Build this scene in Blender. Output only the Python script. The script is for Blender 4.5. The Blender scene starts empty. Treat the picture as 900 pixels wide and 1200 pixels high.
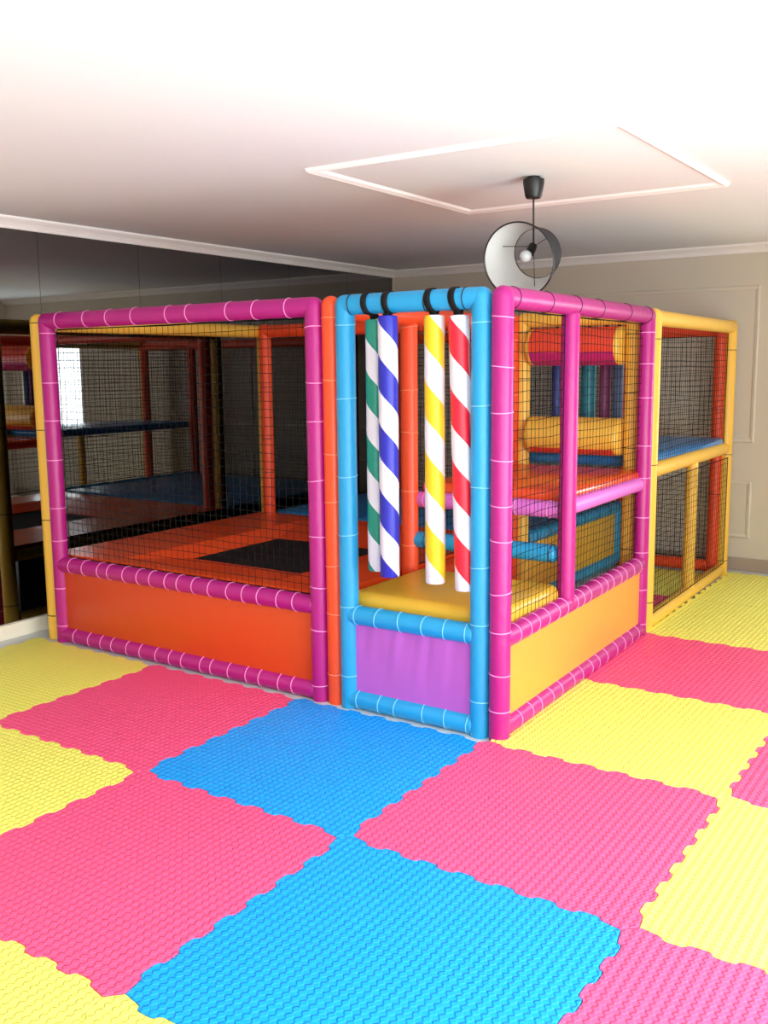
import bpy, bmesh, math, random
from mathutils import Vector, Matrix
random.seed(7)
C = bpy.context.scene.collection
PI = math.pi

# ------------------------------------------------------------------ materials
def lin(c):
    return tuple(((v/255)/12.92 if v/255 <= .04045 else ((v/255+.055)/1.055)**2.4) for v in c)

def mat(name, rgb, rough=.5, spec=.5, metal=0., bump=None, coat=0., scale=1.):
    m = bpy.data.materials.new(name); m.use_nodes = True
    nt = m.node_tree; b = nt.nodes['Principled BSDF']
    b.inputs['Base Color'].default_value = (*lin(rgb), 1)
    b.inputs['Roughness'].default_value = rough
    b.inputs['Metallic'].default_value = metal
    b.inputs['Specular IOR Level'].default_value = spec
    b.inputs['Coat Weight'].default_value = coat
    if bump:                                   # (noise scale, distance)
        tc = nt.nodes.new('ShaderNodeTexCoord'); n = nt.nodes.new('ShaderNodeTexNoise')
        n.inputs['Scale'].default_value = bump[0]; n.inputs['Detail'].default_value = 3
        bp = nt.nodes.new('ShaderNodeBump'); bp.inputs['Distance'].default_value = bump[1]
        bp.inputs['Strength'].default_value = .6
        nt.links.new(tc.outputs['Object'], n.inputs['Vector'])
        nt.links.new(n.outputs['Fac'], bp.inputs['Height'])
        nt.links.new(bp.outputs['Normal'], b.inputs['Normal'])
    return m

def vinyl(name, rgb, rough=.38):
    return mat(name, rgb, rough, .45, bump=(22, .004))

def mat_foam(name, rgb):
    """EVA puzzle mat with a raised woven tread."""
    m = mat(name, rgb, .5, .4)
    nt = m.node_tree; N = nt.nodes.new; L = nt.links.new
    b = nt.nodes['Principled BSDF']
    tc = N('ShaderNodeTexCoord'); mp = N('ShaderNodeMapping')
    mp.inputs['Rotation'].default_value = (0, 0, PI/4)
    L(tc.outputs['Object'], mp.inputs['Vector'])
    sx = N('ShaderNodeSeparateXYZ'); L(mp.outputs[0], sx.inputs[0])
    def math_(op, a, bb):
        q = N('ShaderNodeMath'); q.operation = op
        for i, v in enumerate((a, bb)):
            if v is None: continue
            if isinstance(v, (int, float)): q.inputs[i].default_value = v
            else: L(v, q.inputs[i])
        return q.outputs[0]
    k = 2*PI/.041
    s1 = math_('SINE', math_('MULTIPLY', sx.outputs['X'], k), None)
    s2 = math_('SINE', math_('MULTIPLY', sx.outputs['Y'], k), None)
    pr = math_('MULTIPLY', s1, s2)
    rp = N('ShaderNodeMapRange'); rp.interpolation_type = 'SMOOTHSTEP'
    rp.inputs['From Min'].default_value = -.25; rp.inputs['From Max'].default_value = .35
    L(pr, rp.inputs['Value'])
    bp = N('ShaderNodeBump'); bp.inputs['Distance'].default_value = .006; bp.inputs['Strength'].default_value = .8
    L(rp.outputs['Result'], bp.inputs['Height']); L(bp.outputs['Normal'], b.inputs['Normal'])
    return m

def mat_stripe(name, rgb, pitch, phase, white=(226, 222, 230)):
    m = mat(name, rgb, .4, .4)
    nt = m.node_tree; N = nt.nodes.new; L = nt.links.new
    b = nt.nodes['Principled BSDF']
    tc = N('ShaderNodeTexCoord'); sx = N('ShaderNodeSeparateXYZ'); L(tc.outputs['Object'], sx.inputs[0])
    def M(op, a, bb=None):
        q = N('ShaderNodeMath'); q.operation = op
        for i, v in enumerate((a, bb)):
            if v is None: continue
            if isinstance(v, (int, float)): q.inputs[i].default_value = v
            else: L(v, q.inputs[i])
        return q.outputs[0]
    a = M('MULTIPLY', M('ARCTAN2', sx.outputs['Y'], sx.outputs['X']), 1/(2*PI))
    f = M('FRACT', M('ADD', M('ADD', M('MULTIPLY', sx.outputs['Z'], 1/pitch), a), phase % 1 + 20))
    g = M('LESS_THAN', f, .5)
    mx = N('ShaderNodeMix'); mx.data_type = 'RGBA'
    mx.inputs['A'].default_value = (*lin(white), 1); mx.inputs['B'].default_value = (*lin(rgb), 1)
    L(g, mx.inputs['Factor']); L(mx.outputs['Result'], b.inputs['Base Color'])
    return m

MAGENTA = vinyl('magenta_vinyl', (172, 25, 122))
CYAN = vinyl('blue_vinyl', (34, 152, 206))
ORANGE = vinyl('orange_vinyl', (236, 78, 36))
YELLOW = vinyl('yellow_vinyl', (240, 190, 74))
LAVENDER = vinyl('orchid_vinyl', (214, 110, 205))
PANEL_ORANGE = mat('orange_panel_vinyl', (208, 72, 26), .42, .4, bump=(3, .01))
PANEL_AMBER = mat('amber_panel_vinyl', (236, 154, 66), .42, .4, bump=(3, .01))
PANEL_LILAC = mat('lilac_cloth', (186, 94, 188), .55, .4)
PANEL_SHADED = mat('shaded_panel_vinyl', (18, 26, 60), .5, .4)  # shadow below the trampoline deck put into the panel colour
PANEL_YELLOW = mat('yellow_panel_vinyl', (226, 176, 60), .45, .4)
DECK_ORANGE = mat('orange_deck_vinyl', (240, 82, 34), .22, .5, bump=(5, .006))
DECK_YELLOW = mat('yellow_deck_vinyl', (226, 176, 52), .3, .45, bump=(5, .006))
DECK_BLUE = mat('blue_deck_vinyl', (40, 130, 200), .3, .45, bump=(5, .006))
CRIMSON = vinyl('crimson_vinyl', (190, 36, 110))
TEAL = vinyl('teal_vinyl', (20, 120, 140)); NAVY = vinyl('navy_vinyl', (36, 46, 120))
PLUM = vinyl('plum_vinyl', (120, 40, 100)); STEEL = vinyl('steel_blue_vinyl', (80, 110, 160))
RED = vinyl('red_vinyl', (228, 70, 44))
NET = mat('black_net_cord', (16, 16, 18), .8, .2)
ROPE = mat('black_rope', (14, 14, 15), .8, .2)
TIE_WHITE = mat('pale_pink_cable_tie', (240, 150, 208), .4, .5)
TIE_BLUE = mat('pale_blue_cable_tie', (120, 204, 236), .4, .5)
TIE_PEACH = mat('peach_cable_tie', (250, 140, 100), .4, .5)
TIE_BLACK = mat('black_cable_tie', (20, 20, 22), .4, .5)
STRAP = mat('black_strap', (12, 12, 14), .7, .3)
TRAMP = mat('black_jump_fabric', (22, 22, 25), .75, .2, bump=(300, .001))
WALL = mat('cream_wall_paint', (206, 197, 181), .7, .3, bump=(60, .0006))
TRIM = mat('cream_trim_paint', (212, 204, 188), .55, .4)
CEIL = mat('white_ceiling_paint', (236, 240, 242), .8, .3)
CORNICE = mat('white_plaster', (244, 240, 238), .6, .4)
BASE_GREY = mat('taupe_baseboard', (165, 148, 132), .5, .4)
BASE_CREAM = mat('cream_baseboard', (240, 232, 212), .45, .4)
FLOOR = mat('pale_laminate', (206, 212, 214), .4, .4, bump=(20, .001))
MIRROR = mat('smoked_mirror', (124, 126, 128), .015, .5, metal=1.)
MIRROR_EDGE = mat('mirror_edge', (40, 44, 44), .3, .5)
LAMP_BLACK = mat('black_lamp_plastic', (14, 13, 13), .4, .5)
SHADE_OUT = mat('charcoal_shade_fabric', (52, 52, 56), .85, .2, bump=(400, .001))
SHADE_IN = mat('white_shade_lining', (202, 204, 202), .7, .3)
BULB = mat('white_bulb_glass', (196, 198, 200), .12, .5)
WINFRAME = mat('white_window_frame', (236, 236, 236), .4, .5)
MATS = {'pink': mat_foam('pink_foam', (248, 86, 136)), 'yellow': mat_foam('yellow_foam', (246, 242, 112)),
        'blue': mat_foam('blue_foam', (0, 158, 250))}
def mat_pane():
    m = bpy.data.materials.new('window_glass'); m.use_nodes = True; nt = m.node_tree
    nt.nodes.clear(); N = nt.nodes.new
    o = N('ShaderNodeOutputMaterial'); mx = N('ShaderNodeMixShader'); t = N('ShaderNodeBsdfTransparent'); g = N('ShaderNodeBsdfGlossy')
    g.inputs['Roughness'].default_value = .02; mx.inputs[0].default_value = .06
    nt.links.new(t.outputs[0], mx.inputs[1]); nt.links.new(g.outputs[0], mx.inputs[2]); nt.links.new(mx.outputs[0], o.inputs[0])
    return m
PANE = mat_pane()

# ------------------------------------------------------------------ mesh helpers
def obj(name, bm, mats, parent=None, smooth=False, label=None):
    me = bpy.data.meshes.new(name); bm.normal_update(); bm.to_mesh(me); bm.free()
    for m in (mats if isinstance(mats, (list, tuple)) else [mats]): me.materials.append(m)
    if smooth:
        for p in me.polygons: p.use_smooth = True
        me.set_sharp_from_angle(angle=math.radians(48))
    o = bpy.data.objects.new(name, me); C.objects.link(o)
    if parent: o.parent = parent
    if label: o['label'] = label
    return o

def empty(name, loc=(0, 0, 0)):
    o = bpy.data.objects.new(name, None); C.objects.link(o); o.location = loc; o.empty_display_size = .1
    return o

def tag(o, label, cat, group=None):
    o['label'] = label; o['category'] = cat
    if group: o['group'] = group
    return o

def struct(o):
    o['kind'] = 'structure'; return o

def local(bm, parent):
    """world coordinates -> coordinates of a translated parent"""
    bmesh.ops.translate(bm, verts=bm.verts, vec=-parent.location); return bm

def add_box(bm, lo, hi, bevel=0, seg=2, mi=0):
    r = bmesh.ops.create_cube(bm, size=1)
    s = [hi[i]-lo[i] for i in range(3)]; c = [(hi[i]+lo[i])/2 for i in range(3)]
    bmesh.ops.scale(bm, vec=s, verts=r['verts']); bmesh.ops.translate(bm, vec=c, verts=r['verts'])
    fs = {f for v in r['verts'] for f in v.link_faces}
    for f in fs: f.material_index = mi
    if bevel:
        es = list({e for v in r['verts'] for e in v.link_edges})
        bmesh.ops.bevel(bm, geom=es, offset=bevel, segments=seg, profile=.5, affect='EDGES')

def add_tube(bm, p0, p1, prof, seg=28, mi=None):
    """revolve prof = [(t along axis in metres from p0, radius)] around p0->p1"""
    p0, p1 = Vector(p0), Vector(p1); d = (p1-p0).normalized()
    q = d.to_track_quat('Z', 'Y').to_matrix()
    rings = []
    for t, r in prof:
        ring = [bm.verts.new(p0 + d*t + q @ Vector((r*math.cos(2*PI*k/seg), r*math.sin(2*PI*k/seg), 0))) for k in range(seg)]
        rings.append(ring)
    for a, b in zip(rings, rings[1:]):
        for k in range(seg):
            f = bm.faces.new((a[k], a[(k+1) % seg], b[(k+1) % seg], b[k]))
            if mi: f.material_index = mi(k/seg)
    bm.faces.new(list(reversed(rings[0]))); bm.faces.new(rings[-1])

def padded(p0, p1, r, e0=.012, e1=.012):
    """profile of a foam sleeve with rounded ends"""
    l = (Vector(p1)-Vector(p0)).length
    pr = []
    for k in range(5):
        a = PI/2*k/4; pr.append((e0*(1-math.sin(a)), r-e0*(1-math.cos(PI/2-a)) if e0 < r else r*math.cos(PI/2-a)))
    for k in range(5):
        a = PI/2*k/4; pr.append((l-e1+e1*math.sin(a), r-e1*(1-math.cos(a)) if e1 < r else r*math.cos(a)))
    pr = [(t, max(q, .0015)) for t, q in pr]
    return pr

def add_torus(bm, c, axis, R, r, seg=28, ms=6):
    q = Vector(axis).normalized().to_track_quat('Z', 'Y').to_matrix(); c = Vector(c)
    rings = []
    for k in range(seg):
        a = 2*PI*k/seg
        rings.append([bm.verts.new(c + q @ Vector(((R+r*math.cos(2*PI*j/ms))*math.cos(a), (R+r*math.cos(2*PI*j/ms))*math.sin(a), r*math.sin(2*PI*j/ms)*1.3))) for j in range(ms)])
    for k in range(seg):
        a, b = rings[k], rings[(k+1) % seg]
        for j in range(ms): bm.faces.new((a[j], b[j], b[(j+1) % ms], a[(j+1) % ms]))

def add_cord(bm, pts, r):
    """square prism along a polyline"""
    pts = [Vector(p) for p in pts]; n = len(pts); rings = []
    for i, p in enumerate(pts):
        d = (pts[min(i+1, n-1)]-pts[max(i-1, 0)]).normalized()
        u = d.cross(Vector((0, 0, 1)) if abs(d.z) < .9 else Vector((1, 0, 0))).normalized(); w = d.cross(u)
        rings.append([bm.verts.new(p + u*r*a + w*r*b) for a, b in ((1, 0), (0, 1), (-1, 0), (0, -1))])
    for a, b in zip(rings, rings[1:]):
        for k in range(4): bm.faces.new((a[k], a[(k+1) % 4], b[(k+1) % 4], b[k]))

def net_bm(o, u, v, lu, lv, sp=.042, r=.0014, border=True, sag=.004):
    """knotted square net in the rectangle o, o+u*lu, o+v*lv"""
    bm = bmesh.new(); o, u, v = Vector(o), Vector(u).normalized(), Vector(v).normalized(); n = u.cross(v)
    nu, nv = max(2, round(lu/sp)), max(2, round(lv/sp))
    ph = random.random()*6
    def P(a, b):
        w = sag*math.sin(PI*min(max(a, 0), 1))*math.sin(PI*min(max(b, 0), 1))
        return o + u*(lu*a + .004*math.sin(9*b+ph+a*40)) + v*(lv*b + .004*math.sin(8*a+ph+b*33)) + n*w*2
    for i in range(nu+1): add_cord(bm, [P(i/nu, k/10) for k in range(11)], r)
    for j in range(nv+1): add_cord(bm, [P(k/10, j/nv) for k in range(11)], r)
    if border:
        add_cord(bm, [o, o+u*lu], .003); add_cord(bm, [o+v*lv, o+u*lu+v*lv], .003)
        add_cord(bm, [o, o+v*lv], .003); add_cord(bm, [o+u*lu, o+u*lu+v*lv], .003)
    return bm

# ------------------------------------------------------------------ camera (fitted to the floor grid)
cam = bpy.data.cameras.new('camera'); co = bpy.data.objects.new('camera', cam); C.objects.link(co)
YAW, PITCH, ROLL = .5913, .1488, .0097
Rz = Matrix.Rotation(YAW, 3, 'Z'); Rx = Matrix.Rotation(-PITCH, 3, 'X'); Ry = Matrix.Rotation(ROLL, 3, 'Y')
Rw = Rz @ Rx @ Ry                                   # camera frame with +Y forward
co.matrix_world = Matrix.Translation((1.8379, -3.4793, 1.5769)) @ (Rw @ Matrix.Rotation(PI/2, 3, 'X')).to_4x4()
cam.sensor_fit = 'HORIZONTAL'; cam.sensor_width = 36; cam.lens = 1129.75*36/900
cam.clip_start = .05
bpy.context.scene.camera = co

# ------------------------------------------------------------------ room shell
FZ = -.015                                           # bare floor; mat tops lie at z = 0
XL, XRW, YB, YN, ZC = -3.18, 2.7, 4.19, -6.0, 2.46
bm = bmesh.new(); add_box(bm, (XL-.2, YN-.2, FZ-.1), (XRW+.2, YB+.2, FZ)); struct(obj('floor', bm, FLOOR))
bm = bmesh.new(); add_box(bm, (XL-.2, YN-.2, ZC), (XRW+.2, YB+.2, ZC+.1)); struct(obj('ceiling', bm, CEIL))
bm = bmesh.new(); add_box(bm, (XL-.15, YN, FZ), (XL, YB, ZC)); struct(obj('wall_left', bm, WALL))
bm = bmesh.new(); add_box(bm, (XL-.15, YN-.15, FZ), (XRW+.15, YN, ZC)); struct(obj('wall_front', bm, WALL))

def wall_with_holes(name, axis, pos, thick, a0, a1, holes):
    """vertical wall; holes = (lo, hi, z0, z1) along the wall, sorted"""
    bm = bmesh.new()
    def B(l, h, z0, z1):
        if axis == 'y': add_box(bm, (l, pos, z0), (h, pos+thick, z1))
        else: add_box(bm, (pos, l, z0), (pos+thick, h, z1))
    c = a0
    for l, h, z0, z1 in holes:
        B(c, l, FZ, ZC); B(l, h, FZ, z0); B(l, h, z1, ZC); c = h
    B(c, a1, FZ, ZC)
    return struct(obj(name, bm, WALL))
BH = [(1.3, 2.45, .86, 1.98)]
RH = [(-5.4, -3.2, .3, 2.2), (-2.3, .6, .06, 2.2)]
wall_with_holes('wall_back', 'y', YB, .15, XL, XRW+.15, BH)
wall_with_holes('wall_right', 'x', XRW, .15, YN, YB, RH)

def window(n, axis, pos, l, h, z0, z1, mull):
    bm = bmesh.new(); w = .06
    def B(a0, a1, c0, c1):
        if axis == 'y': add_box(bm, (a0, pos+.03, c0), (a1, pos+.09, c1))
        else: add_box(bm, (pos+.03, a0, c0), (pos+.09, a1, c1))
    B(l, h, z0, z0+w); B(l, h, z1-w, z1); B(l, l+w, z0+w, z1-w); B(h-w, h, z0+w, z1-w)
    for k in range(1, mull): c = l+(h-l)*k/mull; B(c-w/2, c+w/2, z0+w, z1-w)
    f = struct(obj('window_%d' % n, bm, WINFRAME))
    bm = bmesh.new()
    if axis == 'y': add_box(bm, (l, pos+.058, z0), (h, pos+.062, z1))
    else: add_box(bm, (pos+.058, l, z0), (pos+.062, h, z1))
    obj('window_pane', bm, PANE, f)
window(1, 'y', YB, *BH[0], 2)
for i, hh in enumerate(RH): window(2+i, 'x', XRW, *hh, 2)

# crown moulding: extruded profile (in, down)
def cornice(name, pts_fn, l0, l1):
    prof = [(0, 0), (.062, 0), (.062, -.012), (.05, -.022), (.034, -.034), (.02, -.05), (.012, -.064), (0, -.064)]
    bm = bmesh.new()
    A = [bm.verts.new(pts_fn(l0, *p)) for p in prof]; B = [bm.verts.new(pts_fn(l1, *p)) for p in prof]
    n = len(prof)
    for k in range(n): bm.faces.new((A[k], A[(k+1) % n], B[(k+1) % n], B[k]))
    bm.faces.new(list(reversed(A))); bm.faces.new(B)
    bmesh.ops.recalc_face_normals(bm, faces=bm.faces)
    return struct(obj(name, bm, CORNICE))
cornice('trim_1', lambda l, i, d: (XL+i, l, ZC+d), YN, YB)
cornice('trim_2', lambda l, i, d: (l, YB-i, ZC+d), XL, XRW)

def frame_moulding(name, corners, width, depth, normal, m):
    """picture-frame moulding around a rectangle given by 4 corners; rounded step profile"""
    bm = bmesh.new(); cs = [Vector(c) for c in corners]; n = Vector(normal); ctr = sum(cs, Vector())/4
    prof = [(0, 0), (.1, .6), (.3, 1), (.55, .75), (.8, .55), (1, 0)]
    loops = []
    for t, hgt in prof:
        ring = []
        for i, c in enumerate(cs):
            e1 = (cs[(i+1) % 4]-c).normalized(); e2 = (cs[i-1]-c).normalized()
            ring.append(bm.verts.new(c + (e1+e2)*width*t + n*depth*hgt))
        loops.append(ring)
    for a, b in zip(loops, loops[1:]):
        for i in range(4): bm.faces.new((a[i], a[(i+1) % 4], b[(i+1) % 4], b[i]))
    bmesh.ops.recalc_face_normals(bm, faces=bm.faces)
    return struct(obj(name, bm, m))
# ceiling rectangle around the lamp
frame_moulding('trim_3', [(-.95, .06, ZC), (.52, .06, ZC), (.52, 1.57, ZC), (-.95, 1.57, ZC)], .05, .02, (0, 0, -1), CORNICE)
# wall panel mouldings on the back wall
k = 4
for x0, x1 in ((-3.0, -1.55), (-1.4, .09), (.3, 1.15)):
    for z0, z1 in ((.98, 2.16), (.24, .69)):
        frame_moulding('trim_%d' % k, [(x0, YB, z0), (x1, YB, z0), (x1, YB, z1), (x0, YB, z1)], .035, .014, (0, -1, 0), TRIM); k += 1
bm = bmesh.new(); add_box(bm, (XL, YB-.018, FZ), (XRW, YB, .085), .005); struct(obj('baseboard_back', bm, BASE_GREY))
bm = bmesh.new(); add_box(bm, (XL, YN, FZ), (XL+.022, YB-.02, .075), .005); struct(obj('baseboard_left', bm, BASE_CREAM))

# smoked mirror panels on the left wall
edges = [-.485, .30, 1.086, 1.872, 2.658, 3.444, YB-.03]
mlab = ['smoked wall mirror panel nearest the camera, at the photo left edge',
        'smoked wall mirror panel directly behind the front left corner post',
        'smoked wall mirror panel behind the front half of the trampoline bay',
        'smoked wall mirror panel behind the yellow rear post of the trampoline bay',
        'smoked wall mirror panel second from the back corner, above the blue rear deck',
        'smoked wall mirror panel in the far corner beside the cream back wall']
for i, (a, b) in enumerate(zip(edges, edges[1:])):
    bm = bmesh.new(); add_box(bm, (XL, a+.0012, .08), (XL+.006, b-.0012, ZC-.066))
    o = obj('wall_mirror', bm, [MIRROR]); tag(o, mlab[i], 'mirror', 'smoked mirror panels on the left wall')

# ------------------------------------------------------------------ puzzle mats
def edge_pts(a, b, n=14, d=.0095, D=.02):
    """toothed boundary from grid point a to b, the same polyline whichever way it is walked"""
    flip = (a[0], a[1]) > (b[0], b[1])
    p, q = (b, a) if flip else (a, b)
    P, Q = Vector(p), Vector(q); t = Q-P; nrm = Vector((-t.y, t.x))
    s1 = 1 if abs(t.x) > .5 else -1
    out = [(D, s1*D)]; w = (1-2*D)/n
    for k in range(n):
        s0 = D+(k+.5)*w; sg = s1*(-1 if k % 2 else 1); e = w*.5
        if k: out += [(s0-e*.92, sg*d*.55), (s0-e*.6, sg*d)]
        if k < n-1: out += [(s0+e*.6, sg*d), (s0+e*.92, sg*d*.55)]
    out += [(1-D, -s1*D)]
    pts = [P + t*s + nrm*o for s, o in out]
    return list(reversed(pts)) if flip else pts

def foam_mat(i, j, colour, label):
    cs = [(i, j), (i+1, j), (i+1, j+1), (i, j+1)]
    loop = []
    if i == -1 and j > 0:                             # plain cut mats inside the end bay
        y0, y1 = (2.16, 2.995) if j == 2 else (3.005, 3.86)
        loop = [Vector(p) for p in ((-.78, y0), (-.1, y0), (-.115, y1), (-.78, y1))]
    else:
        for k in range(4):
            for p in edge_pts(cs[k], cs[(k+1) % 4]):
                if not loop or (p-loop[-1]).length > 1e-5: loop.append(p)
        if (loop[0]-loop[-1]).length < 1e-5: loop.pop()
    ctr = Vector((i+.5, j+.5))
    bm = bmesh.new()
    g = .9975
    inner = [ctr + (p-ctr)*(g-.004) for p in loop]; outer = [ctr + (p-ctr)*g for p in loop]
    top = [bm.verts.new((p.x-ctr.x, p.y-ctr.y, -FZ)) for p in inner]
    mid = [bm.verts.new((p.x-ctr.x, p.y-ctr.y, -FZ-.002)) for p in outer]
    bot = [bm.verts.new((p.x-ctr.x, p.y-ctr.y, .0003)) for p in outer]
    n = len(loop)
    bm.faces.new(top); bm.faces.new(list(reversed(bot)))
    for a, b in ((top, mid), (mid, bot)):
        for k in range(n): bm.faces.new((b[k], b[(k+1) % n], a[(k+1) % n], a[k]))
    o = obj('foam_mat', bm, MATS[colour]); o.location = (ctr.x, ctr.y, FZ)
    return tag(o, label, 'play mat', colour + ' puzzle mats on the floor')
for i, j, c, l in [
    (-3, -1, 'yellow', 'yellow foam puzzle mat against the mirror baseboard and the left pink post'),
    (-2, -1, 'pink', 'pink foam puzzle mat lying in front of the long orange panel'),
    (-1, -1, 'blue', 'blue foam puzzle mat lying right in front of the blue gate'),
    (-2, -2, 'yellow', 'yellow foam puzzle mat at the left photo edge, nearer than the mirror one'),
    (-1, -2, 'pink', 'pink foam puzzle mat at lower left between yellow and blue mats'),
    (0, -1, 'pink', 'large pink foam puzzle mat in front of the pink corner post'),
    (0, -2, 'blue', 'large blue foam puzzle mat at the bottom middle, between two pink mats'),
    (0, 0, 'yellow', 'sunlit yellow foam puzzle mat along the amber side panel'),
    (0, 1, 'pink', 'pink foam puzzle mat beside the far end of the amber side panel'),
    (0, 2, 'yellow', 'yellow foam puzzle mat beside the front of the yellow end bay'),
    (0, 3, 'yellow', 'yellow foam puzzle mat at the back wall beside the yellow end bay'),
    (1, 0, 'pink', 'pale pink foam puzzle mat at the right photo edge'),
    (1, -1, 'yellow', 'washed out yellow foam puzzle mat at the lower right edge'),
    (-1, -3, 'yellow', 'yellow foam puzzle mat below the lower left pink mat'),
    (0, -3, 'yellow', 'yellow foam puzzle mat whose tip shows at the bottom edge below the blue mat'),
    (1, -2, 'pink', 'pink foam puzzle mat at the bottom right corner'),
    (-3, -2, 'pink', 'pink foam puzzle mat along the mirror wall, just outside the left photo edge'),
    (-2, -3, 'pink', 'pink foam puzzle mat just outside the lower left photo corner'),
    (1, 1, 'yellow', 'yellow foam puzzle mat just outside the right photo edge'),
    (1, 2, 'pink', 'pink foam puzzle mat outside the right photo edge, under the back wall window'),
    (-1, 2, 'pink', 'pink foam mat in shade on the floor inside the yellow end bay'),
    (-1, 3, 'yellow', 'olive looking yellow foam mat inside the yellow end bay at the rear'),
]: foam_mat(i, j, c, l)

# ------------------------------------------------------------------ the play structure
ps = empty('play_structure', (-1.45, 2.0, FZ))
tag(ps, 'large padded indoor play frame with pink, blue, orange and yellow tubes and black nets', 'play structure')
R = .045; ZT = 1.855; ZM = .452; ZB = FZ+R; YF = .085
def XR(y): return .03-.02*y
ties = []                                   # (camera distance, owner, centre, axis, radius, colour)
camp = Vector((1.84, -3.48, 1.58))
def ties_on(o, p0, p1, r, ts, m):
    p0, p1 = Vector(p0), Vector(p1)
    for t in ts:
        c = p0.lerp(p1, t); ties.append(((c-camp).length, o, c, (p1-p0).normalized(), r, m))
def spread(n, a=.06, b=.94): return [a+(b-a)*k/(n-1)+random.uniform(-.2, .2)*(b-a)/n for k in range(n)] if n > 1 else [.5]
def tube(kind, p0, p1, m, r=R, e0=.012, e1=.012, n=0, tm=None, label=None):
    bm = bmesh.new(); add_tube(bm, p0, p1, padded(p0, p1, r, e0, e1))
    o = obj(kind, local(bm, ps), m, ps, smooth=True, label=label)
    if n: ties_on(o, p0, p1, r, spread(n), tm or (TIE_BLUE if m is CYAN else TIE_PEACH if m is ORANGE else TIE_WHITE))
    return o
def post(x, y, m, n=0, tm=None, r=R, z1=ZT, z0=FZ, lab=None, dome=True):
    return tube('post', (x, y, z0), (x, y, z1+(r if dome else 0)), m, r, .006, r*1.0 if dome else .01, n, tm, lab)
def rail(p0, p1, m, n=0, tm=None, r=R, lab=None, e=.012): return tube('rail', p0, p1, m, r, e, e, n, tm, lab)

# front left (trampoline) module: magenta frame
xa, xb = -2.85, -.93
post(xa, YF, MAGENTA, 8, lab='magenta padded post'); post(xb, YF, MAGENTA, 8, lab='magenta padded post')
g = R*.45
rail((xa+g*0, YF, ZT), (xb, YF, ZT), MAGENTA, 9, lab='magenta padded top rail')
rail((xa+g, YF, ZM), (xb-g, YF, ZM), MAGENTA, 16, lab='magenta padded middle rail')
rail((xa+g, YF, ZB), (xb-g, YF, ZB), MAGENTA, 16, lab='magenta padded bottom rail')
# yellow left frame along the mirror
yl = -2.955
post(yl, YF+.02, YELLOW, 4, TIE_BLACK, lab='yellow padded post'); post(yl+.02, 2.04, YELLOW, 5, TIE_BLACK, lab='yellow padded post')
rail((yl, YF+.02, ZT-.01), (yl+.02, 2.04, ZT-.01), YELLOW, 0, lab='yellow padded top rail')
rail((yl, YF+.06, ZB), (yl, 1.99, ZB), YELLOW, 0, lab='yellow padded bottom rail')
rail((yl, YF+.06, .44), (yl, 1.99, .44), YELLOW, 0, lab='yellow padded middle rail')
# orange frame between trampoline bay and entry bay
post(-.84, YF+.01, ORANGE, 7, lab='orange padded post'); post(-.87, .80, ORANGE, 7, lab='orange padded post')
post(-.87, 1.99, ORANGE, 5, lab='orange padded post'); post(-2.865, 1.985, ORANGE, 6, TIE_BLACK, lab='orange padded post')
rail((-.84, YF+.05, ZT-.02), (-.87, 1.97, ZT-.02), ORANGE, 0, lab='orange padded top rail')
rail((-2.865, 1.985, ZT-.01), (-.9, 1.99, ZT-.01), ORANGE, 0, lab='orange padded top rail')
rail((-.87, .85, .44), (-.87, 1.95, .44), ORANGE, 0, lab='orange padded middle rail')
# blue gate
xc, xd = -.755, -.062
post(xc, YF, CYAN, 6, lab='blue padded post'); post(xd, YF, CYAN, 6, lab='blue padded post')
rail((xc, YF, ZT), (xd, YF, ZT), CYAN, 4, TIE_BLACK, lab='blue padded top rail')
rail((xc+g, YF, .436), (xd-g, YF, .436), CYAN, 6, lab='blue padded middle rail')
rail((xc+g, YF, ZB), (xd-g, YF, ZB), CYAN, 6, lab='blue padded bottom rail')
# right module: magenta frame
ym, ye = .82, 1.965
post(XR(0)+.002, YF, MAGENTA, 10, lab='magenta padded corner post')
post(XR(ye), ye, MAGENTA, 9, lab='magenta padded post')
tube('post', (XR(ym), ym, .44), (XR(ym), ym, ZT-.03), MAGENTA, .042, label='slim magenta padded post')
rail((XR(YF), YF, ZT), (XR(ye), ye, ZT), MAGENTA, 6, TIE_BLACK, lab='magenta padded top rail')
rail((XR(YF+g), YF+g, .425), (XR(ye-g), ye-g, .425), MAGENTA, 16, lab='magenta padded middle rail')
rail((XR(YF+g), YF+g, ZB), (XR(ye-g), ye-g, ZB), MAGENTA, 14, lab='magenta padded bottom rail')
# yellow end module
ys, yz = 2.085, 3.93
post(XR(ys), ys, YELLOW, 3, TIE_BLACK, lab='yellow padded post'); post(XR(yz), yz, YELLOW, 3, TIE_BLACK, lab='yellow padded post')
rail((XR(ys), ys, ZT-.01), (XR(yz), yz, ZT-.01), YELLOW, 0, lab='yellow padded top rail')
rail((XR(ys)-.01, ys+g, ZB), (XR(yz)-.01, yz-g, ZB), YELLOW, 0, lab='yellow padded bottom rail')
rail((XR(ys)-.01, ys+g, .955), (XR(yz)-.01, yz-g, .955), YELLOW, 0, lab='yellow padded deck rail')
tube('post', (XR(3.05)-.01, 3.05, ZB+.02), (XR(3.05)-.01, 3.05, .93), YELLOW, .04, label='short yellow padded post')
# yellow cross frame carrying the rollers
y2 = 2.05
post(-.82, y2, YELLOW, 6, TIE_BLACK, lab='yellow padded post'); post(-.115, y2, YELLOW, 6, TIE_BLACK, lab='yellow padded post')
rail((-.82, y2, ZT), (-.115, y2, ZT), YELLOW, 0, lab='yellow padded top rail')
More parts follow.
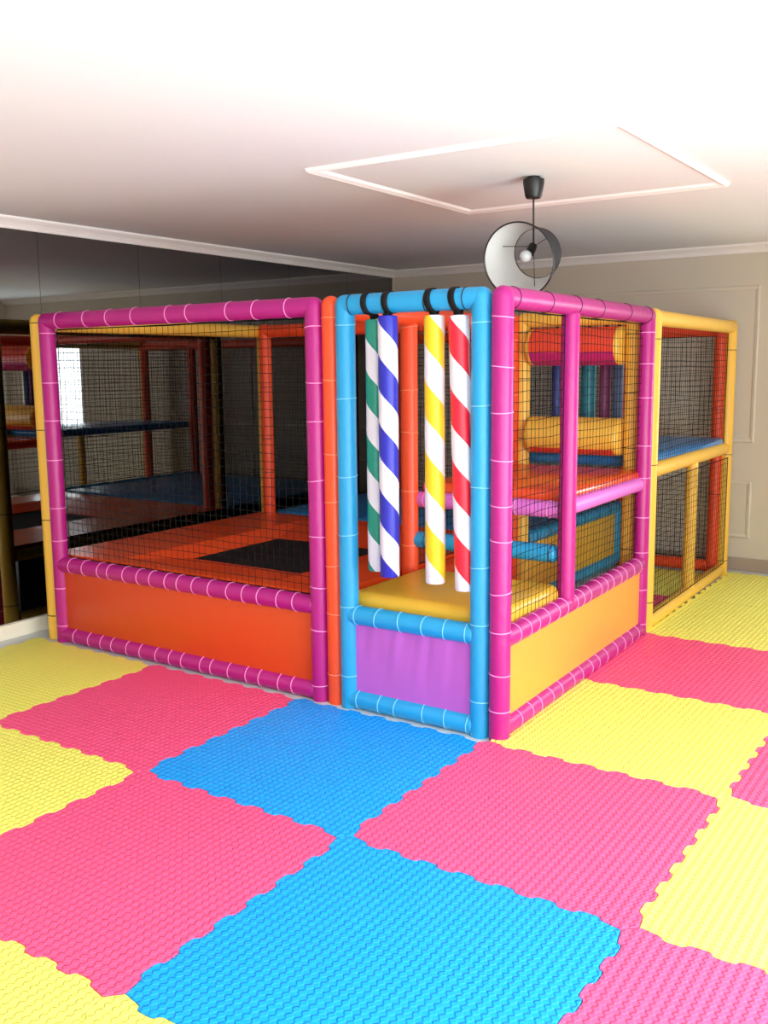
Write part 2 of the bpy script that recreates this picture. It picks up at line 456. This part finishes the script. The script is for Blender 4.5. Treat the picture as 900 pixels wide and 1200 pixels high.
# orange rear frame
yr = 3.9
post(-.11, yr, ORANGE, 4, TIE_BLACK, lab='orange padded rear post'); post(-.82, yr, ORANGE, 0, lab='orange padded rear post'); post(-2.9, yr, ORANGE, 0, lab='orange padded rear post')
rail((-2.9, yr, ZT-.03), (-.11, yr, ZT-.03), ORANGE, 0, lab='orange padded rear top rail')
rail((-.78, yr, .055), (-.14, yr, .055), ORANGE, 0, lab='orange padded rear bottom rail')
# side wall of the rear left deck: blue rails around a yellow panel
rail((-.84, 2.13, .47), (-.84, yr-.05, .47), CYAN, 8, TIE_BLACK, lab='blue padded deck rail')
rail((-.84, 2.13, .06), (-.84, yr-.05, .06), CYAN, 0, lab='blue padded bottom rail')
tube('post', (-.84, 3.79, .06), (-.84, 3.79, .47), CYAN, label='short blue padded post')
# hurdle bar under the upper deck
tube('hurdle_bar', (-.84, .82, .67), (-.03, .82, .67), CYAN, .044, .03, .03, 4, TIE_BLACK, label='blue padded hurdle bar')

# panels
def panel(lo, hi, m, lab):
    bm = bmesh.new(); add_box(bm, lo, hi, .008)
    return obj('panel', local(bm, ps), m, ps, smooth=True, label=lab)
panel((xa+.02, YF-.012, ZB+.02), (xb-.02, YF+.012, ZM-.02), PANEL_ORANGE, 'orange infill panel')
bm = bmesh.new()
v = []
yy0, yy1 = YF+.02, ye-.02
for off in (-.012, .012):
    for yy, zz in ((yy0, ZB+.02), (yy1, ZB+.02), (yy1, .405), (yy0, .405)): v.append(bm.verts.new((XR(yy)+off, yy, zz)))
for f in ((3, 2, 1, 0), (4, 5, 6, 7), (0, 1, 5, 4), (1, 2, 6, 5), (2, 3, 7, 6), (3, 0, 4, 7)): bm.faces.new([v[q] for q in f])
bmesh.ops.recalc_face_normals(bm, faces=bm.faces)
obj('panel', local(bm, ps), PANEL_AMBER, ps, label='amber yellow infill panel')
panel((yl-.01, .18, .06), (yl+.01, 1.98, .42), PANEL_SHADED, 'infill panel with shade painted in as dark navy')  # left side under the deck, its shade painted dark
panel((-.852, 2.13, .08), (-.828, 3.8, .45), PANEL_YELLOW, 'mustard infill panel')
# lilac cloth panel with soft gathers at its top
bm = bmesh.new(); nx, nz = 64, 28; grid = []
for s, yy in ((0, YF-.012), (1, YF+.012)):
    rows = []
    for q in range(nz+1):
        row = []
        for p in range(nx+1):
            u, w = p/nx, q/nz
            fold = (math.sin(u*34+2*math.sin(w*3))*.5+math.sin(u*61+1.3-w*5)*.3+math.sin(u*15+w*4)*.5)
            yoff = -.006*fold*(w**1.3)*math.sin(PI*u)**.5 if 0 < u < 1 else 0
            row.append(bm.verts.new((xc+.02+(xd-xc-.04)*u, yy+yoff, ZB+.02+(.415-ZB-.02)*w)))
        rows.append(row)
    grid.append(rows)
for q in range(nz):
    for p in range(nx):
        A = grid[0]; bm.faces.new((A[q][p], A[q][p+1], A[q+1][p+1], A[q+1][p]))
        B = grid[1]; bm.faces.new((B[q][p], B[q+1][p], B[q+1][p+1], B[q][p+1]))
obj('panel', local(bm, ps), PANEL_LILAC, ps, smooth=True, label='lilac cloth panel with gathered top')

# decks
def deck(lo, hi, m, lab, bev=.03):
    bm = bmesh.new(); add_box(bm, lo, hi, bev, 4)
    return obj('deck', local(bm, ps), m, ps, smooth=True, label=lab)
# orange trampoline deck with a rectangular opening
ox0, ox1, oy0, oy1, DZ = -2.46, -1.32, .22, 1.86, .50
def ring_deck(x0, x1, y0, y1):
    bm = bmesh.new()
    o_ = [(x0, y0), (x1, y0), (x1, y1), (x0, y1)]; i_ = [(ox0, oy0), (ox1, oy0), (ox1, oy1), (ox0, oy1)]
    T = [[bm.verts.new((*p, z)) for p in ps_] for z in (DZ, DZ-.08) for ps_ in (o_, i_)]
    for k in range(4):
        n = (k+1) % 4
        bm.faces.new((T[0][k], T[0][n], T[1][n], T[1][k])); bm.faces.new((T[2][k], T[3][k], T[3][n], T[2][n]))
        bm.faces.new((T[0][k], T[2][k], T[2][n], T[0][n])); bm.faces.new((T[1][k], T[1][n], T[3][n], T[3][k]))
    bmesh.ops.recalc_face_normals(bm, faces=bm.faces)
    return bm
obj('deck', local(ring_deck(-2.985, -.915, .14, 2.05), ps), DECK_ORANGE, ps, label='glossy orange deck around the trampoline')
deck((-2.95, 2.14, .4), (-.88, 3.86, .5), DECK_BLUE, 'blue rear deck')
deck((-.84, .86, .9), (-.02, 2.0, .975), DECK_ORANGE, 'orange upper deck')
rail((-.83, .84, .885), (-.03, .84, .885), LAVENDER, 5, TIE_WHITE, .042, 'orchid padded deck edge')
rail((-.012, .86, .895), (-.03, 1.93, .895), LAVENDER, 0, None, .042, 'orchid padded deck edge')
deck((-.82, 2.12, .97), (-.04, 3.84, 1.04), DECK_BLUE, 'blue upper deck of the yellow bay')

# nets
def net(o, u, v, lu, lv, sp=.042, r=.0014, lab=None):
    return obj('safety_net', local(net_bm(o, u, v, lu, lv, sp, r), ps), NET, ps, label=lab)
X, Y, Z = (1, 0, 0), (0, 1, 0), (0, 0, 1)
net((xa+.05, YF+.03, ZM+.04), X, Z, xb-xa-.1, ZT-ZM-.09)
dy = (-.02, 1, 0)
net((XR(.14)-.012, .14, .465), dy, Z, .64, 1.34)
net((XR(.865)-.012, .865, .465), dy, Z, 1.06, 1.34)
net((XR(2.14)-.005, 2.14, .985), dy, Z, 1.73, .82)
net((XR(2.14)+.03, 2.14, .09), dy, Z, 1.73, .80)
net((-.8, yr, .11), X, Z, .66, 1.67, .036, .0017)
net((-2.85, yr, .5), X, Z, 1.98, 1.3, .036, .0017)
net((-.87, .86, .52), Y, Z, 1.08, 1.28)
net((-.85, 2.12, .53), Y, Z, 1.72, 1.28, .036, .0017)
# hand the ties out: the hundred nearest one by one, the rest as one part
ties.sort(key=lambda t: t[0])
ring_cache = {}
for k, (d, owner, c, ax, r, m) in enumerate(ties[:96]):
    key = (round(r, 4), m.name)
    if key not in ring_cache:
        bm = bmesh.new(); add_torus(bm, (0, 0, 0), (0, 0, 1), r+.001, .002)
        me = bpy.data.meshes.new('cable_tie'); bm.to_mesh(me); bm.free(); me.materials.append(m)
        for p in me.polygons: p.use_smooth = True
        ring_cache[key] = me
    o = bpy.data.objects.new('cable_tie', ring_cache[key]); C.objects.link(o); o.parent = owner
    q = (ax + Vector((random.uniform(-.1, .1), random.uniform(-.1, .1), random.uniform(-.1, .1)))).normalized()
    o.rotation_euler = q.to_track_quat('Z', 'Y').to_euler(); o.location = c-ps.location
bm = bmesh.new(); mm = [TIE_WHITE, TIE_BLACK, TIE_BLUE, TIE_PEACH]
for d, owner, c, ax, r, m in ties[96:]:
    n0 = len(bm.faces); add_torus(bm, c, ax, r+.001, .002)
    bm.faces.ensure_lookup_table()
    for f in bm.faces[n0:]: f.material_index = mm.index(m)
o = obj('cable_tie', local(bm, ps), mm, ps, smooth=True); o['kind'] = 'stuff'

# ------------------------------------------------------------------ things in and on the structure
# trampoline sunk in the orange deck
tr = empty('trampoline', (-1.89, 1.04, .44))
tag(tr, 'sunken square trampoline with black jump mat and sloping orange pads', 'trampoline')
ix0, ix1, iy0, iy1, IZ = -2.33, -1.45, .63, 1.45, .442
bm = bmesh.new(); add_box(bm, (ix0+.001, iy0+.001, IZ-.012), (ix1-.001, iy1-.001, IZ), .002, 1); obj('jump_mat', local(bm, tr), TRAMP, tr)
O = [(ox0+.002, oy0+.002), (ox1-.002, oy0+.002), (ox1-.002, oy1-.002), (ox0+.002, oy1-.002)]; I = [(ix0, iy0), (ix1, iy0), (ix1, iy1), (ix0, iy1)]
for k in range(4):
    n = (k+1) % 4; bm = bmesh.new()
    t_ = [bm.verts.new((*p, z)) for p, z in ((O[k], DZ), (O[n], DZ), (I[n], IZ+.004), (I[k], IZ+.004))]
    b_ = [bm.verts.new((*p, z)) for p, z in ((O[k], DZ-.05), (O[n], DZ-.05), (I[n], IZ-.03), (I[k], IZ-.03))]
    bm.faces.new(t_); bm.faces.new(list(reversed(b_)))
    for a in range(4): bm.faces.new((t_[a], b_[a], b_[(a+1) % 4], t_[(a+1) % 4]))
    bmesh.ops.recalc_face_normals(bm, faces=bm.faces)
    obj('edge_pad', local(bm, tr), DECK_ORANGE, tr)

# yellow foam step just inside the gate
bm = bmesh.new(); add_box(bm, (-.80, .135, FZ+.001), (-.002, .80, .53), .045, 5)
tag(obj('foam_step', bm, DECK_YELLOW, smooth=True), 'yellow foam entry step just inside the blue gate', 'foam step')
bm = bmesh.new(); add_box(bm, (-.80, .88, FZ+.001), (-.07, 1.96, .07), .02, 3)
tag(obj('floor_pad', bm, DECK_ORANGE, smooth=True), 'orange floor pad under the orange upper deck', 'floor pad')

# squeeze rollers on the yellow cross frame
def roller(zc, d, upper, lower, cut, label):
    r = empty('foam_roller', (-.47, y2, zc)); tag(r, label, 'roller', 'foam rollers between the yellow posts')
    x0, x1 = -.735, -.2
    bm = bmesh.new()
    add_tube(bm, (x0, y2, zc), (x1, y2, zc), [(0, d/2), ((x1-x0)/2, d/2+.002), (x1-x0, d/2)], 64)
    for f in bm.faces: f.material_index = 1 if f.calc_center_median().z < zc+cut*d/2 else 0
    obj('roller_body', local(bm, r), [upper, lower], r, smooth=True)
    for xx, s in ((x0, -1), (x1, 1)):
        bm = bmesh.new(); add_tube(bm, (xx, y2, zc), (xx+s*.036, y2, zc), [(0, d/2), (.012, d/2+.001), (.026, d/2-.006), (.036, d/2-.024)], 48)
        obj('end_cap', local(bm, r), YELLOW, r, smooth=True, label='yellow end cap')
    return r
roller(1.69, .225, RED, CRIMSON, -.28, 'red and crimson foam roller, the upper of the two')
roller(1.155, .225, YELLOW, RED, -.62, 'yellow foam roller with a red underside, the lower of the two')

# plain foam tubes hanging in the end bay
for x, y, m, w, lab in ((-.69, 2.27, NAVY, .03, 'dark navy hanging foam tube seen between the rollers, leftmost of four'),
                        (-.475, 2.27, TEAL, .043, 'teal hanging foam tube seen between the rollers'),
                        (-.368, 2.27, PLUM, .036, 'plum hanging foam tube seen between the rollers'),
                        (-.285, 2.27, STEEL, .032, 'steel blue hanging foam tube seen between the rollers, rightmost')):
    t = empty('foam_tube', (x, y, 1.06)); tag(t, lab, 'foam tube', 'plain foam tubes in the end bay')
    bm = bmesh.new(); add_tube(bm, (x, y, 1.06), (x, y, 1.8), padded((x, y, 1.06), (x, y, 1.8), w))
    obj('tube_body', local(bm, t), m, t, smooth=True)
    bm = bmesh.new(); add_box(bm, (x-.012, y-.002, 1.79), (x+.012, y+.002, 1.86)); obj('strap', local(bm, t), STRAP, t)
rb = bmesh.new(); add_tube(rb, (-.84, 2.27, 1.865), (XR(2.27), 2.27, 1.865), padded((-.84, 2.27, 1.865), (XR(2.27), 2.27, 1.865), .03))
obj('rail', local(rb, ps), YELLOW, ps, smooth=True, label='yellow padded hanging rail')

# striped foam tubes in the gate
def px2z(p): return 1.804-(p-368)*.003748*1.01
PITCH_S = .302
def striped(x, y, zt, zb, r, rgb, pxtop, label, lean=0.0, mname='', pitch=PITCH_S):
    h = empty('hanging_tube', (x, y, zt)); tag(h, label, 'hanging foam tube', 'striped foam tubes hanging in the blue gate')
    ph = .5-(px2z(pxtop)-zt)/pitch+.4056
    m = mat_stripe(mname + '_stripe_vinyl', rgb, pitch, ph)
    bm = bmesh.new(); L_ = zt-zb
    prof = [(0, r*.55), (.004, r*.93), (.02, r)] + [(L_*k/14, r*(1+.012*math.sin(k*2.3))) for k in range(1, 14)] + [(L_-.006, r), (L_, r*.93)]
    add_tube(bm, (0, 0, 0), (0, 0, -L_), prof, 14)
    obj('tube_body', bm, m, h, smooth=True)
    # strap: closed loop over the rail, ends gathered in the tube top
    bm = bmesh.new(); rr = R+.004; pts = []
    cy, cz = YF-y, ZT-zt
    for k in range(25):
        a = -PI/2+.5 + (2*PI-1.0)*k/24
        pts.append((cy+rr*math.cos(a), cz+rr*math.sin(a)))
    pts = [(0.004, -.02)] + [(0.012, cz-rr+.0)] + pts + [(-.012, cz-rr)] + [(-.004, -.02)]
    rings = []
    for k, (py, pz) in enumerate(pts):
        a_ = k/(len(pts)-1); sh = .012*math.sin(PI*a_)
        w = .015 if 2 < k < len(pts)-3 else .017
        rings.append([bm.verts.new((-w-sh, py, pz)), bm.verts.new((w-sh, py, pz))])
    for a, b in zip(rings, rings[1:]): bm.faces.new((a[0], a[1], b[1], b[0]))
    so = obj('strap', bm, STRAP, h, smooth=True)
    sm = so.modifiers.new('thickness', 'SOLIDIFY'); sm.thickness = .003; sm.offset = 0
    h.rotation_euler = (0, lean, 0)
    return h
striped(-.615, .115, 1.79, .655, .043, (22, 140, 118), 427.5, 'green and white spiral striped tube, leftmost in the blue gate', 0, 'green', .287)
striped(-.506, .055, 1.80, .65, .044, (42, 44, 170), 410, 'dark blue and white spiral striped tube in the blue gate', 0, 'indigo', .291)
striped(-.29, YF, 1.795, .64, .044, (234, 194, 30), 438.5, 'yellow and white spiral striped tube in the blue gate', -.003, 'yellow')
striped(-.172, YF, 1.79, .625, .044, (226, 32, 56), 447.5, 'red and white spiral striped tube, rightmost in the blue gate', -.03, 'red')

# ------------------------------------------------------------------ pendant lamp
lx, ly = -.2, .85
lp = empty('pendant_lamp', (lx, ly, ZC)); tag(lp, 'black pendant lamp with tilted charcoal shade lined in white, hanging from the ceiling', 'lamp')
bm = bmesh.new(); add_tube(bm, (lx, ly, ZC), (lx, ly, 2.36), [(0, .03), (.012, .03), (.0125, .05), (.03, .05), (.088, .04), (.098, .034)], 28)
obj('ceiling_cup', local(bm, lp), LAMP_BLACK, lp, smooth=True)
bm = bmesh.new(); add_tube(bm, (lx, ly, 2.37), (lx+.004, ly, 2.13), [(0, .0045), (.24, .0045)], 8); obj('cord', local(bm, lp), LAMP_BLACK, lp, smooth=True)
bm = bmesh.new(); add_tube(bm, (lx+.004, ly, 2.15), (lx-.002, ly-.03, 2.105), [(0, .01), (.005, .019), (.03, .022), (.055, .022)], 20); obj('socket', local(bm, lp), LAMP_BLACK, lp, smooth=True)
bm = bmesh.new(); bmesh.ops.create_uvsphere(bm, u_segments=24, v_segments=16, radius=.028, matrix=Matrix.Translation((lx-.012, ly-.05, 2.092))); obj('bulb', local(bm, lp), BULB, lp, smooth=True)
nc, fc = Vector((-.221, .74, 2.067)), Vector((-.233, .97, 2.121)); nr, fr = .176, .121
ax = (fc-nc).normalized(); q = ax.to_track_quat('Z', 'Y').to_matrix(); SEG = 56
def ringpts(bm, c, r): return [bm.verts.new(c+q @ Vector((r*math.cos(2*PI*k/SEG), r*math.sin(2*PI*k/SEG), 0))) for k in range(SEG)]
bm = bmesh.new()
o1, o2, i2, i1 = ringpts(bm, nc, nr), ringpts(bm, fc, fr), ringpts(bm, fc, fr-.003), ringpts(bm, nc, nr-.003)
for A, B, mi in ((o1, o2, 0), (o2, i2, 0), (i2, i1, 1), (i1, o1, 0)):
    for k in range(SEG):
        f = bm.faces.new((A[k], A[(k+1) % SEG], B[(k+1) % SEG], B[k])); f.material_index = mi
bmesh.ops.recalc_face_normals(bm, faces=bm.faces)
sh = obj('lamp_shade', local(bm, lp), [SHADE_OUT, SHADE_IN], lp, smooth=True)
for c, r, lab in ((nc, nr, 'black rim'), (fc, fr, 'black rim')):
    bm = bmesh.new(); add_torus(bm, c, ax, r-.001, .004, 56, 8); obj('shade_rim', local(bm, lp), LAMP_BLACK, sh, smooth=True, label=lab)
bm = bmesh.new(); sc_ = Vector((lx+.004, ly, 2.14))
fcc = nc.lerp(fc, .55); rr_ = nr+(fr-nr)*.55
for k in range(3):
    a = 2*PI*k/3+.4; add_cord(bm, [sc_, fcc+q @ Vector((rr_*math.cos(a), rr_*math.sin(a), 0))], .0018)
obj('shade_spider', local(bm, lp), LAMP_BLACK, lp)

# ------------------------------------------------------------------ light: daylight through the windows
w = bpy.data.worlds.new('world'); bpy.context.scene.world = w; w.use_nodes = True
w.node_tree.nodes['Background'].inputs['Color'].default_value = (.9, .95, 1, 1)
w.node_tree.nodes['Background'].inputs['Strength'].default_value = 3.0
def day(name, loc, rot, sx, sy, e, col=(.93, 1, .99)):
    l = bpy.data.lights.new(name, 'AREA'); l.shape = 'RECTANGLE'; l.size = sx; l.size_y = sy; l.energy = e; l.color = col
    o = bpy.data.objects.new(name, l); C.objects.link(o); o.location = loc; o.rotation_euler = rot
for (l, h, z0, z1), e in zip(RH, (172, 168)):
    day('daylight', (XRW+.12, (l+h)/2, (z0+z1)/2), (0, PI/2, 0), z1-z0, h-l, e)
l, h, z0, z1 = BH[0]
day('daylight', ((l+h)/2, YB+.12, (z0+z1)/2), (-PI/2, 0, 0), h-l, z1-z0, 50)

sc = bpy.context.scene
sc.view_settings.view_transform = 'Standard'; sc.view_settings.look = 'None'
sc.view_settings.exposure = -0.05; sc.view_settings.gamma = 1; sc.view_settings.use_curve_mapping = False
sc.cycles.max_bounces = 10; sc.cycles.diffuse_bounces = 6; sc.cycles.glossy_bounces = 5; sc.cycles.transparent_max_bounces = 12
sc.cycles.use_denoising = True; sc.cycles.sample_clamp_indirect = 6
sc.cycles.caustics_reflective = False; sc.cycles.caustics_refractive = False
